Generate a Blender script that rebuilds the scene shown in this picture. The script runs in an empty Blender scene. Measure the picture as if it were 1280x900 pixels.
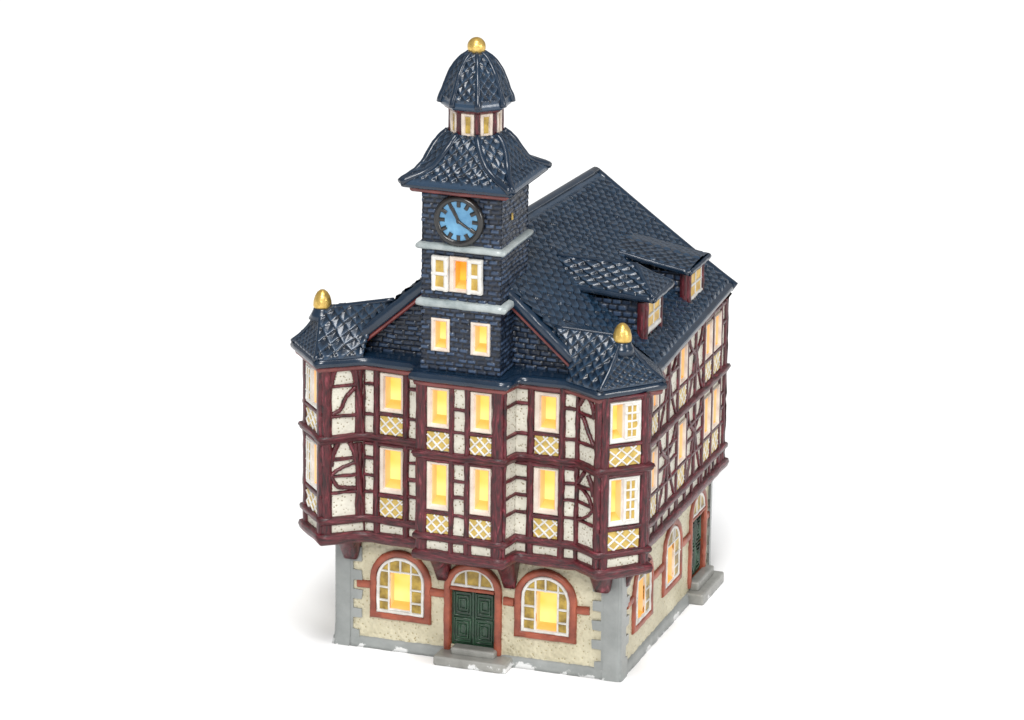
import bpy, math, random
import numpy as np
from mathutils import Matrix, Vector
random.seed(7)
S = 0.01            # all coordinates below are centimetres
sc = bpy.context.scene
COL = sc.collection

# ------------------------------------------------------------------ camera
cam_d = bpy.data.cameras.new('camera'); cam = bpy.data.objects.new('camera', cam_d); COL.objects.link(cam)
R_ = Vector((0.9453967, 0.32570986, 0.01175437)); U_ = Vector((-0.10770847, 0.27818638, 0.95446908))
F_ = Vector((-0.30761008, 0.90361797, -0.29807819))
m = Matrix((R_, U_, -F_)).transposed().to_4x4()
m.translation = Vector((55.52033998, -159.06476204, 65.36707654)) * S
cam.matrix_world = m
cam_d.sensor_width = 36; cam_d.lens = 5583.287 / 1280 * 36
cam_d.clip_start = .05; cam_d.clip_end = 100
sc.camera = cam

# ------------------------------------------------------------------ world, lamps, exposure
w = bpy.data.worlds.new('World'); sc.world = w; w.use_nodes = True
w.node_tree.nodes['Background'].inputs[0].default_value = (1, 1, 1, 1)
w.node_tree.nodes['Background'].inputs[1].default_value = 0.46
def area(name, az, el, dist, size, power, col=(1, 1, 1)):
    d = bpy.data.lights.new(name, 'AREA'); d.shape = 'DISK'; d.size = size; d.energy = power; d.color = col
    o = bpy.data.objects.new(name, d); COL.objects.link(o)
    a, e = math.radians(az), math.radians(el)
    p = Vector((math.sin(a) * math.cos(e), -math.cos(a) * math.cos(e), math.sin(e))) * dist + Vector((0, .03, .12))
    o.location = p; o.rotation_euler = (Vector((0, .03, .12)) - p).to_track_quat('-Z', 'Y').to_euler()
    return o
area('key_softbox', 12, 36, 6, 2.0, 262, (1, .985, .96))
area('side_softbox', 74, 13, 6, 1.6, 125, (1, .99, .97))
area('top_softbox', 20, 72, 6, 2.4, 270, (.98, .99, 1))
sc.view_settings.view_transform = 'Standard'; sc.view_settings.look = 'None'
sc.view_settings.gamma = 1; sc.view_settings.exposure = -0.17

# ------------------------------------------------------------------ materials
def new_mat(name):
    mt = bpy.data.materials.new(name); mt.use_nodes = True
    nt = mt.node_tree; b = nt.nodes['Principled BSDF']
    return mt, nt, b
def node(nt, t, **k):
    n = nt.nodes.new(t)
    for a, v in k.items():
        if a in n.inputs: n.inputs[a].default_value = v
        else: setattr(n, a, v)
    return n
def mix(nt, fac, a, b):
    n = nt.nodes.new('ShaderNodeMix'); n.data_type = 'RGBA'
    for sock, v in ((n.inputs[0], fac), (n.inputs[6], a), (n.inputs[7], b)):
        if hasattr(v, 'links'): nt.links.new(v, sock)
        else: sock.default_value = v if not isinstance(v, tuple) else (*v, 1)
    return n.outputs[2]
def ramp(nt, src, p0, p1):
    n = nt.nodes.new('ShaderNodeMapRange'); n.inputs[1].default_value = p0; n.inputs[2].default_value = p1
    nt.links.new(src, n.inputs[0]); return n.outputs[0]
def noise(nt, vec, scale, detail=3, rough=.6):
    n = node(nt, 'ShaderNodeTexNoise', Scale=scale, Detail=detail, Roughness=rough)
    nt.links.new(vec, n.inputs['Vector']); return n.outputs['Fac']
def coords(nt, kind='Object', sc3=(1, 1, 1)):
    t = nt.nodes.new('ShaderNodeTexCoord'); mp = nt.nodes.new('ShaderNodeMapping')
    mp.inputs['Scale'].default_value = sc3; nt.links.new(t.outputs[kind], mp.inputs['Vector']); return mp.outputs[0]
def bump(nt, b, h, strength, dist=.0006):
    n = nt.nodes.new('ShaderNodeBump'); n.inputs['Strength'].default_value = strength; n.inputs['Distance'].default_value = dist
    nt.links.new(h, n.inputs['Height']); nt.links.new(n.outputs[0], b.inputs['Normal'])
def glaze(name, c0, c1, scale=90, rough=.35, coat=.25, bstr=.25, contrast=(.35, .65), metal=0, spec=.5, wash=None):
    """hand painted, glazed resin: two tones brushed into each other"""
    mt, nt, b = new_mat(name); v = coords(nt)
    f = ramp(nt, noise(nt, v, scale, 4), *contrast)
    col = mix(nt, f, c0, c1)
    if wash:
        at = nt.nodes.new('ShaderNodeAttribute'); at.attribute_name = 'wash'
        col = mix(nt, ramp(nt, at.outputs['Fac'], .1, .75), wash, col)
        col = mix(nt, ramp(nt, at.outputs['Fac'], .80, 1.1), col, tuple(q * 1.9 + k for q, k in zip(c1, (.010, .016, .025))))
    nt.links.new(col, b.inputs['Base Color'])
    b.inputs['Roughness'].default_value = rough; b.inputs['Metallic'].default_value = metal
    b.inputs['Coat Weight'].default_value = coat; b.inputs['Coat Roughness'].default_value = .2
    b.inputs['Specular IOR Level'].default_value = spec
    bump(nt, b, noise(nt, v, scale * 3, 3), bstr)
    return mt
M = {}
M['slate'] = glaze('slate_blue_glaze', (.0030, .0095, .0215), (.0058, .0170, .034), 120, .27, .3, .3, spec=.45, wash=(.0003, .0008, .002))
M['slate_rim'] = glaze('slate_rim_glaze', (.003, .012, .028), (.006, .0195, .041), 60, .25, .3, .2, spec=.45)
M['brick'] = glaze('dark_slate_brick', (.005, .011, .026), (.013, .024, .048), 150, .32, .15, .6, spec=.45, wash=(.0006, .0012, .003))
M['band'] = glaze('pale_grey_cornice', (.21, .25, .255), (.37, .41, .41), 150, .3, .4, .2)
M['white'] = glaze('white_enamel', (.52, .50, .46), (.68, .67, .64), 200, .4, .1, .2)
M['warmwhite'] = glaze('glow_tinted_enamel', (.52, .43, .36), (.66, .58, .50), 200, .4, .1, .2)  # white frame enamel with the warm window glow tinted into its colour
M['amber'] = glaze('amber_pane', (.50, .29, .03), (.72, .46, .07), 260, .4, .15, .4)
M['ochre'] = glaze('ochre_pane', (.36, .22, .025), (.56, .39, .09), 260, .4, .15, .4)
M['ochre_pale'] = glaze('pale_ochre_panel', (.38, .25, .04), (.58, .42, .11), 260, .4, .15, .4)
M['ochre_dark'] = glaze('antique_ochre_pane', (.18, .11, .010), (.52, .35, .055), 170, .4, .15, .5)
M['stone_red'] = glaze('terracotta_stone', (.17, .034, .017), (.35, .085, .042), 110, .45, .1, .35)
M['fascia'] = glaze('oxblood_fascia', (.10, .018, .018), (.19, .04, .035), 110, .4, .2, .3)
M['green'] = glaze('bottle_green_door', (.004, .016, .009), (.024, .075, .038), 160, .35, .3, .3)
M['gold'] = glaze('gold_leaf_paint', (.42, .25, .045), (.80, .56, .17), 160, .34, .1, .6, metal=.75)
M['black'] = glaze('black_enamel', (.006, .006, .007), (.016, .015, .014), 150, .3, .3, .2)
M['dial'] = glaze('sky_blue_dial', (.055, .19, .36), (.14, .35, .54), 110, .4, .2, .2)
M['reveal'] = glaze('ceramic_reveal_painted_glow', (.62, .42, .26), (.70, .50, .32), 100, .5, 0, .1)  # light from inside the house is put into the jamb colour
M['sill'] = glaze('ceramic_sill_painted_glow', (.70, .34, .10), (.78, .42, .16), 100, .5, 0, .1)  # orange interior light painted onto the bottom ledge
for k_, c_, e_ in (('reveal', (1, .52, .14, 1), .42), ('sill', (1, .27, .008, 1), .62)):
    b = M[k_].node_tree.nodes['Principled BSDF']; b.inputs['Emission Color'].default_value = c_; b.inputs['Emission Strength'].default_value = e_  # emission stands in for inner light on and through the ceramic

def plaster(name, c0, c1, speck, spscale=720, thr=.235, fine=.5):
    mt, nt, b = new_mat(name); v = coords(nt)
    base = mix(nt, ramp(nt, noise(nt, v, 70, 4), .3, .7), c0, c1)
    vo = node(nt, 'ShaderNodeTexVoronoi', Scale=spscale); nt.links.new(v, vo.inputs['Vector'])
    sp = ramp(nt, vo.outputs['Distance'], thr + .07, thr - .04)
    gate = ramp(nt, noise(nt, v, 300, 2), .30, .46)
    mul = nt.nodes.new('ShaderNodeMath'); mul.operation = 'MULTIPLY'
    nt.links.new(sp, mul.inputs[0]); nt.links.new(gate, mul.inputs[1])
    nt.links.new(mix(nt, mul.outputs[0], base, speck), b.inputs['Base Color'])
    b.inputs['Roughness'].default_value = .5; b.inputs['Coat Weight'].default_value = .1
    bump(nt, b, vo.outputs['Distance'], fine, .0004)
    return mt
M['plaster'] = plaster('white_stippled_plaster', (.54, .52, .44), (.67, .645, .56), (.27, .23, .15))
M['plaster_low'] = plaster('cream_rough_plaster', (.44, .40, .275), (.585, .545, .40), (.33, .28, .16), 650, .2, 1.0)

def chipped(name, c0, c1):
    """grey painted stone whose paint is chipped to white along the foot"""
    mt, nt, b = new_mat(name)
    g = nt.nodes.new('ShaderNodeNewGeometry'); sep = nt.nodes.new('ShaderNodeSeparateXYZ')
    nt.links.new(g.outputs['Position'], sep.inputs[0])
    v = g.outputs['Position']
    base = mix(nt, ramp(nt, noise(nt, v, 110, 4), .35, .65), c0, c1)
    n1 = noise(nt, v, 420, 6, .8); n2 = noise(nt, v, 75, 4)
    low = ramp(nt, sep.outputs[2], .0062, .0)
    a = nt.nodes.new('ShaderNodeMath'); a.operation = 'MULTIPLY'; nt.links.new(low, a.inputs[0]); nt.links.new(ramp(nt, n2, .40, .62), a.inputs[1])
    s = nt.nodes.new('ShaderNodeMath'); s.operation = 'ADD'; nt.links.new(a.outputs[0], s.inputs[0]); nt.links.new(n1, s.inputs[1])
    nt.links.new(mix(nt, ramp(nt, s.outputs[0], 1.06, 1.14), base, (.62, .63, .63)), b.inputs['Base Color'])
    b.inputs['Roughness'].default_value = .4; b.inputs['Coat Weight'].default_value = .2
    bump(nt, b, n1, .3)
    return mt
M['grey'] = chipped('grey_painted_stone', (.215, .23, .225), (.265, .28, .275))
M['step'] = chipped('warm_grey_step', (.20, .20, .185), (.29, .29, .27))

def timber_mat():
    mt, nt, b = new_mat('maroon_timber'); t = nt.nodes.new('ShaderNodeUVMap')
    mp = nt.nodes.new('ShaderNodeMapping'); mp.inputs['Scale'].default_value = (11, 1.6, 1); nt.links.new(t.outputs[0], mp.inputs['Vector'])
    n = node(nt, 'ShaderNodeTexNoise', Scale=1.0, Detail=5.0, Roughness=.65, Distortion=.6); nt.links.new(mp.outputs[0], n.inputs['Vector'])
    c = mix(nt, ramp(nt, n.outputs['Fac'], .34, .60), (.008, .0008, .0018), (.100, .0075, .014))
    c2 = mix(nt, ramp(nt, n.outputs['Fac'], .58, .74), c, (.27, .05, .07))
    nt.links.new(c2, b.inputs['Base Color'])
    b.inputs['Roughness'].default_value = .38; b.inputs['Specular IOR Level'].default_value = .4; b.inputs['Coat Weight'].default_value = .25; b.inputs['Coat Roughness'].default_value = .25
    bump(nt, b, n.outputs['Fac'], .9, .0007)
    return mt
M['timber'] = timber_mat()

def glow_mat(name='lit_interior', ca=(1, .56, .07), cb=(1, .80, .26)):
    mt, nt, b = new_mat(name); v = coords(nt)
    f = ramp(nt, noise(nt, v, 55, 2), .38, .62)
    e = mix(nt, f, ca, cb)
    b.inputs['Base Color'].default_value = (.2, .12, .03, 1); nt.links.new(e, b.inputs['Emission Color'])
    b.inputs['Emission Strength'].default_value = 1.25
    return mt
M['glow'] = glow_mat(); M['glow_deep'] = glow_mat('deep_orange_interior', (.95, .22, .005), (1, .50, .04))
mt, nt, b = new_mat('white_sheet'); b.inputs['Base Color'].default_value = (.93, .93, .93, 1); b.inputs['Roughness'].default_value = .8
b.inputs['Specular IOR Level'].default_value = .1
M['sheet'] = mt

# ------------------------------------------------------------------ mesh helpers
class MB:
    def __init__(s): s.v = []; s.f = []; s.uv = []; s.sm = []; s.w = {}
    def add(s, verts, faces, uvs=None, smooth=False):
        k = len(s.v); s.v += [tuple(map(float, p)) for p in verts]
        s.uv += uvs if uvs is not None else [(p[0] * .3 + p[1] * .3, p[2] * 1.0) for p in verts]
        s.f += [tuple(k + i for i in f) for f in faces]; s.sm += [smooth] * len(faces)
    def box(s, c0, c1, bev=0):
        (x0, y0, z0), (x1, y1, z1) = c0, c1
        s.add([(x, y, z) for z in (z0, z1) for x, y in ((x0, y0), (x1, y0), (x1, y1), (x0, y1))],
              [(3, 2, 1, 0), (4, 5, 6, 7), (0, 1, 5, 4), (1, 2, 6, 5), (2, 3, 7, 6), (3, 0, 4, 7)])
PARTS = []
def obj(name, mb, mat, parent=None, label=None, bevel=0):
    v = np.array(mb.v) * S
    org = (v.min(0) + v.max(0)) / 2
    me = bpy.data.meshes.new(name); me.from_pydata([tuple(p) for p in (v - org)], [], mb.f); me.update()
    uvl = me.uv_layers.new(name='UVMap')
    li = np.empty(len(me.loops), dtype=np.int32); me.loops.foreach_get('vertex_index', li)
    uvl.data.foreach_set('uv', np.array(mb.uv, dtype=np.float32)[li].ravel())
    me.polygons.foreach_set('use_smooth', mb.sm)
    if mb.w:
        arr = np.ones(len(v), dtype=np.float32)
        for k0, a in mb.w.items(): arr[k0:k0 + len(a)] = a
        me.attributes.new('wash', 'FLOAT', 'POINT').data.foreach_set('value', arr)
    me.materials.append(mat)
    o = bpy.data.objects.new(name, me); COL.objects.link(o)
    wl = Vector(org)
    if parent is not None:
        o.parent = parent; o.location = wl - WL[parent.name]
    else: o.location = wl
    WL[o.name] = wl
    if label: o['label'] = label
    if bevel:
        bm_ = o.modifiers.new('Bevel', 'BEVEL'); bm_.width = bevel * S; bm_.segments = 3; bm_.limit_method = 'ANGLE'; bm_.angle_limit = math.radians(40)
        me.polygons.foreach_set('use_smooth', [True] * len(me.polygons))
        wn = o.modifiers.new('WN', 'WEIGHTED_NORMAL')
    return o
WL = {}

class Face:
    """a vertical facade plane: s runs along it, z up, o outward"""
    def __init__(s, P, Q):
        s.P = np.array(P, float); s.Q = np.array(Q, float); d = s.Q - s.P; s.L = float(np.hypot(*d)); s.e = d / s.L
        s.n = np.array([s.e[1], -s.e[0]])
    def pt(s, a, z, o=0.):
        return (s.P[0] + s.e[0] * a + s.n[0] * o, s.P[1] + s.e[1] * a + s.n[1] * o, z)

rnd = random.Random(3)
def resample(path, step, closed):
    out = []; n = len(path)
    for i in range(n if closed else n - 1):
        a, b = np.array(path[i], float), np.array(path[(i + 1) % n], float)
        k = max(1, int(round(np.hypot(*(b - a)) / step)))
        for j in range(k): out.append(a + (b - a) * j / k)
    if not closed: out.append(np.array(path[-1], float))
    return out
def strip(mb, F, path, w, o1=.1, o0=-.03, closed=False, jit=.02, step=.3, w1=None, caps=True):
    P = resample(path, step, closed); n = len(P); acc = 0; o1 = o1 * (1 + rnd.uniform(-.12, .12))
    if F.L > 12.3 and o1 > .1: o1 *= .7
    prof = [(-.5, 0), (-.47, .6), (-.34, .97), (0, 1.04), (.34, .97), (.47, .6), (.5, 0)]
    verts = []; uvs = []; u0 = rnd.random() * 50; ph = rnd.random() * 9
    for i, p in enumerate(P):
        a = P[(i - 1) % n] if (closed or i > 0) else P[i]; c = P[(i + 1) % n] if (closed or i < n - 1) else P[i]
        d0 = p - a; d1 = c - p
        l0, l1 = np.hypot(*d0), np.hypot(*d1)
        d0 = d0 / l0 if l0 > 1e-9 else d1 / l1; d1 = d1 / l1 if l1 > 1e-9 else d0
        t = d0 + d1; t = t / (np.hypot(*t) + 1e-9); nn = np.array([-t[1], t[0]]); cosm = max(.5, float(nn @ np.array([-d0[1], d0[0]])))
        if i: acc += l0
        f = i / max(1, n - 1); ww = (w if w1 is None else w + (w1 - w) * f)
        jl, jr = rnd.uniform(-jit, jit), rnd.uniform(-jit, jit); jo = rnd.uniform(-.12, .12)
        end = (not closed) and i in (0, n - 1)
        for q, h in prof:
            off = (q * ww + (jl if q < 0 else jr if q > 0 else 0)) / cosm
            pp = p + nn * off
            verts.append(F.pt(pp[0], pp[1], o0 + (o1 * (1 + jo) - o0) * (h if not end else h * .97)))
            uvs.append((u0 + q * ww, u0 + acc))
    m_ = len(prof); faces = []
    for i in range(n if closed else n - 1):
        a = i * m_; b_ = ((i + 1) % n) * m_
        for j in range(m_ - 1): faces.append((a + j, a + j + 1, b_ + j + 1, b_ + j))
    mb.add(verts, faces, uvs, True)
    if caps and not closed:
        mb.add(verts[:m_], [tuple(range(m_))], uvs[:m_]); mb.add(verts[-m_:], [tuple(reversed(range(m_)))], uvs[-m_:])
def plate(mb, F, s0, s1, z0, z1, o, th=.06):
    vs = [F.pt(a, z, o_) for o_ in (o, o - th) for a, z in ((s0, z0), (s1, z0), (s1, z1), (s0, z1))]
    mb.add(vs, [(0, 1, 2, 3), (4, 0, 3, 7), (1, 5, 6, 2), (3, 2, 6, 7), (4, 5, 1, 0)])
def poly_plate(mb, F, pts, o, th=.06):
    n = len(pts); vs = [F.pt(a, z, o) for a, z in pts] + [F.pt(a, z, o - th) for a, z in pts]
    mb.add(vs, [tuple(range(n))] + [(i, n + i, n + (i + 1) % n, (i + 1) % n) for i in range(n)])
def loops(mb, rings, smooth=False, closed=True, cap0=False, cap1=False):
    n = len(rings[0]); vs = [p for r in rings for p in r]; fs = []
    for i in range(len(rings) - 1):
        for j in range(n if closed else n - 1):
            a, b_ = i * n + j, i * n + (j + 1) % n
            fs.append((a, b_, b_ + n, a + n))
    if cap0: fs.append(tuple(reversed(range(n))))
    if cap1: fs.append(tuple(range((len(rings) - 1) * n, len(rings) * n)))
    mb.add(vs, fs, None, smooth)
def rect(F, s0, s1, z0, z1, o): return [F.pt(a, z, o) for a, z in ((s0, z0), (s1, z0), (s1, z1), (s0, z1))]

# numpy value noise and relief patterns
_rs = np.random.RandomState(5); LAT = _rs.rand(64, 64)
WASH = [None]   # how thickly the dark antiquing wash was wiped off: 0 in the joints, 1 on the faces
def vn(x, y):
    xi = np.floor(x).astype(int); yi = np.floor(y).astype(int); fx = x - xi; fy = y - yi
    fx = fx * fx * (3 - 2 * fx); fy = fy * fy * (3 - 2 * fy)
    g = lambda a, b: LAT[a % 64, b % 64]
    return (g(xi, yi) * (1 - fx) + g(xi + 1, yi) * fx) * (1 - fy) + (g(xi, yi + 1) * (1 - fx) + g(xi + 1, yi + 1) * fx) * fy
def tiles(x, d, pw, ph, ex=1.0, amp=.08):
    """overlapping slates; ex 1 = diamonds, 2 = round fish scales"""
    h = np.zeros_like(x); wash = np.ones_like(x); done = np.zeros(x.shape, bool); r0 = np.floor(d / ph)
    x = x + .22 * pw * (vn(x * 1.7, d * 1.7) - .5); d = d + .25 * ph * (vn(x * 1.3 + 20, d * 1.9) - .5)
    for j in range(-2, 4):
        r = r0 + j; ax = x / pw + .5 * (np.mod(r, 2)); idx = np.floor(ax); xl = ax - idx - .5
        edge = (r + 1) * ph - ph * (np.abs(2 * xl)) ** ex
        ok = (~done) & (edge >= d)
        t = np.clip(1 - (edge - d) / (2 * ph), 0, 1)
        rr = LAT[(idx.astype(int) * 7) % 64, (r.astype(int) * 13) % 64]
        rr2 = LAT[(idx.astype(int) * 11 + 3) % 64, (r.astype(int) * 5) % 64]
        dome = 1 - (2 * xl) ** 2 * .35
        near = np.clip((edge - d) / (.18 * ph), 0, 1)
        val = amp * (.1 + .85 * t * dome + .3 * (rr - .5) + .5 * (rr2 - .5) * xl) * (.5 + .5 * near)
        # distance below the edge of the slate above: joints stay dark
        up = np.clip(t / .22, 0, 1); w_ = np.clip(up * (.1 + .9 * near), 0, 1) * (.78 + .30 * np.clip((t - .45) * 2.4, 0, 1) * (1 - (2 * xl) ** 2))
        h = np.where(ok, val, h); wash = np.where(ok, w_, wash); done |= ok
    WASH[0] = wash
    return h
def washed(h, fade):
    WASH[0] = 1 - (1 - WASH[0]) * fade
    return h * fade
def bricks(x, z, bw, bh, amp=.06):
    x = x + .05 * (vn(x * 2, z * 2.5) - .5); z = z + .07 * (vn(x * 1.5 + 7, z * 1.5) - .5)
    r = np.floor(z / bh); ax = x / bw + .5 * np.mod(r, 2) + .3 * LAT[r.astype(int) % 64, 3]; i = np.floor(ax)
    fx = (ax - i) * bw; fz = (z / bh - r) * bh
    e = np.minimum(np.minimum(fx, bw - fx), np.minimum(fz, bh - fz) * 1.1)
    rr = LAT[(i.astype(int) * 7) % 64, (r.astype(int) * 13) % 64]
    f = np.clip(e / .06, 0, 1)
    WASH[0] = np.clip(e / .05, 0, 1) * (.7 + .5 * rr)
    return amp * (f * (.5 + .7 * rr) + .15 * vn(x * 9, z * 9) - .9)
def stipple(x, z, amp=.02, f=9): return amp * (-1.3 + vn(x * f, z * f) + .6 * vn(x * f * 2.1 + 9, z * f * 2.1) + .8 * vn(x * 1.1, z * 1.1))
def dpatch(mb, Pf, nu, nv, h=None, hole=None, taper=0):
    u, v = np.meshgrid(np.linspace(0, 1, nu + 1), np.linspace(0, 1, nv + 1), indexing='ij')
    P = np.stack(Pf(u, v), -1)
    if h is not None:
        e = 1e-3
        Pu = np.stack(Pf(np.clip(u + e, 0, 1), v), -1) - np.stack(Pf(np.clip(u - e, 0, 1), v), -1)
        Pv = np.stack(Pf(u, np.clip(v + e, 0, 1)), -1) - np.stack(Pf(u, np.clip(v - e, 0, 1)), -1)
        N = np.cross(Pu, Pv); N /= (np.linalg.norm(N, axis=-1, keepdims=True) + 1e-12)
        WASH[0] = None; H = h(u, v, P)
        if WASH[0] is not None: mb.w[len(mb.v)] = np.broadcast_to(WASH[0], u.shape).ravel().copy()
        if taper:
            H = H * np.clip(np.minimum(np.minimum(u, 1 - u) * nu, np.minimum(v, 1 - v) * nv) / taper, 0, 1)
        P = P + N * H[..., None]
    idx = np.arange((nu + 1) * (nv + 1)).reshape(nu + 1, nv + 1)
    q = np.stack([idx[:-1, :-1], idx[1:, :-1], idx[1:, 1:], idx[:-1, 1:]], -1).reshape(-1, 4)
    if hole is not None:
        c = P.reshape(-1, 3)[q].mean(1); q = q[~hole(c)]
    k = len(mb.v); pts = P.reshape(-1, 3)
    mb.v += [tuple(p) for p in pts.tolist()]; mb.uv += list(zip((u.ravel() * 3).tolist(), (v.ravel() * 3).tolist()))
    mb.f += [tuple(r) for r in (q + k).tolist()]; mb.sm += [True] * len(q)
def wall(mb, F, s0, s1, z0, z1, holes=(), step=.08, h=stipple, o=0.):
    """grid wall on a facade with the lit openings left open"""
    ss = [s0, s1]; zz = [z0, z1]
    for a, b, c, d in holes: ss += [a, b]; zz += [c, d]
    ss = sorted(set(round(x, 4) for x in ss if s0 - 1e-6 <= x <= s1 + 1e-6)); zz = sorted(set(round(x, 4) for x in zz))
    for i in range(len(ss) - 1):
        for j in range(len(zz) - 1):
            a, b, c, d = ss[i], ss[i + 1], zz[j], zz[j + 1]; ms, mz = (a + b) / 2, (c + d) / 2
            if any(q[0] < ms < q[1] and q[2] < mz < q[3] for q in holes): continue
            def Pf(u, v, a=a, b=b, c=c, d=d):
                s_ = a + (b - a) * u; z_ = c + (d - c) * v
                return F.P[0] + F.e[0] * s_ + F.n[0] * o, F.P[1] + F.e[1] * s_ + F.n[1] * o, z_
            def hf(u, v, P, a=a, b=b, c=c, d=d): return h(a + (b - a) * u + F.P[0] * 3, c + (d - c) * v)
            dpatch(mb, Pf, max(1, int((b - a) / step)), max(1, int((d - c) / step)), hf)
def offset_poly(pts, d, closed=True):
    n = len(pts); out = []
    for i in range(n):
        a, p, c = np.array(pts[i - 1][:2]), np.array(pts[i][:2]), np.array(pts[(i + 1) % n][:2])
        if not closed and i == 0: a = p - (c - p)
        if not closed and i == n - 1: c = p + (p - a)
        d0 = (p - a) / np.linalg.norm(p - a); d1 = (c - p) / np.linalg.norm(c - p)
        n0 = np.array([d0[1], -d0[0]]); n1 = np.array([d1[1], -d1[0]]); m_ = n0 + n1; m_ /= np.linalg.norm(m_)
        out.append(p + m_ * d / max(.5, m_ @ n0))
    return out
def sweep(mb, pts, prof, closed=True, zoff=None, step=.35, jit=.0, smooth=True, capends=True):
    """profile [(out, z)] swept round a plan polyline with mitred corners"""
    offs = [offset_poly(pts, o, closed) for o, z in prof]
    n = len(pts); rings = []; uvs = []; acc = 0; u0 = rnd.random() * 30
    for i in range(n if closed else n - 1):
        a, b_ = np.array(pts[i][:2]), np.array(pts[(i + 1) % n][:2]); L = np.linalg.norm(b_ - a); k = max(1, int(L / step))
        last = (not closed) and i == n - 2
        for j in range(k + (1 if last else 0)):
            f = j / k; ring = []; jo = rnd.uniform(-jit, jit); jz = rnd.uniform(-jit, jit)
            za = 0 if zoff is None else zoff[i] * (1 - f) + zoff[(i + 1) % n] * f
            pf = 0
            for q, (o, z) in enumerate(prof):
                p = offs[q][i] * (1 - f) + offs[q][(i + 1) % n] * f
                dd = p - (a * (1 - f) + b_ * f); nl = np.linalg.norm(dd) + 1e-9
                p = p + dd / nl * jo; ring.append((p[0], p[1], z + za + jz))
                if q: pf += math.hypot(o - prof[q - 1][0], z - prof[q - 1][1])
                uvs.append((u0 + pf, u0 + acc + L * f))
            rings.append(ring)
        acc += L
    m_ = len(prof); N = len(rings); fs = []
    for i in range(N if closed else N - 1):
        for j in range(m_ - 1):
            a, b_ = i * m_ + j, ((i + 1) % N) * m_ + j; fs.append((b_, b_ + 1, a + 1, a))
    mb.add([p for r in rings for p in r], fs, uvs, smooth)
    if not closed and capends:
        mb.add(rings[0], [tuple(range(m_))], uvs[:m_]); mb.add(rings[-1], [tuple(reversed(range(m_)))], uvs[-m_:])
def tube(mb, pts, r, seg=10, flat=1.0, jit=0, r1=None):
    """round rib along a 3D path"""
    P = [np.array(p, float) for p in pts]; n = len(P); rings = []
    for i in range(n):
        t = P[min(n - 1, i + 1)] - P[max(0, i - 1)]; t /= np.linalg.norm(t)
        up = np.array([0, 0, 1.]); a = np.cross(t, up); a = a / (np.linalg.norm(a) + 1e-9); b_ = np.cross(a, t)
        rr = (r if r1 is None else r + (r1 - r) * i / (n - 1)) * (1 + rnd.uniform(-jit, jit))
        rings.append([tuple(P[i] + a * rr * math.cos(k * 2 * math.pi / seg) + b_ * rr * flat * math.sin(k * 2 * math.pi / seg)) for k in range(seg)])
    loops(mb, rings, True, True, True, True)
def lathe(mb, c, prof, seg=28, jit=0):
    rings = [[(c[0] + r * (1 + rnd.uniform(-jit, jit)) * math.cos(k * 2 * math.pi / seg), c[1] + r * math.sin(k * 2 * math.pi / seg), z) for k in range(seg)] for r, z in prof]
    loops(mb, rings, True, True, True, True)
def lerp(a, b, t): return [a[i] + (b[i] - a[i]) * t for i in range(3)]

# ------------------------------------------------------------------ the white sheet it stands on
mb = MB(); mb.add([(-600, -600, 0), (600, -600, 0), (600, 600, 0), (-600, 600, 0)], [(0, 1, 2, 3)])
fl = obj('ground', mb, M['sheet']); fl['kind'] = 'structure'

# ------------------------------------------------------------------ the house
house = bpy.data.objects.new('miniature_house', None); COL.objects.link(house); house.location = (0, .06, 0)
WL[house.name] = Vector((0, .06, 0))
house['label'] = 'glazed ceramic half-timbered town hall miniature with navy slate roofs, clock tower and glowing windows'
house['category'] = 'model house'

# levels
zA0, zA, zS0, zS, zM0, zM, zT = 4.90, 5.36, 5.80, 6.04, 9.15, 9.48, 12.36
pl = dict(L0=(-7.2, -.5), L1=(-5.87, -2.0), L2=(-4.5, -.95), L3=(-1.75, -1.02), B1=(-1.75, -2.12), B2=(1.74, -2.12), R3=(1.95, -1.1),
          R2=(4.53, -1.12), R1=(5.7, -1.9), R0=(7.2, -.5), K=(6.4, .4), RB=(6.36, 13.0), BL=(-4.75, 13.0), KL=(-6.4, .4))
per = [pl[k] for k in ('KL', 'L0', 'L1', 'L2', 'L3', 'B1', 'B2', 'R3', 'R2', 'R1', 'R0', 'K', 'RB', 'BL')]
Fc = lambda a, b: Face(pl[a], pl[b])

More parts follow.
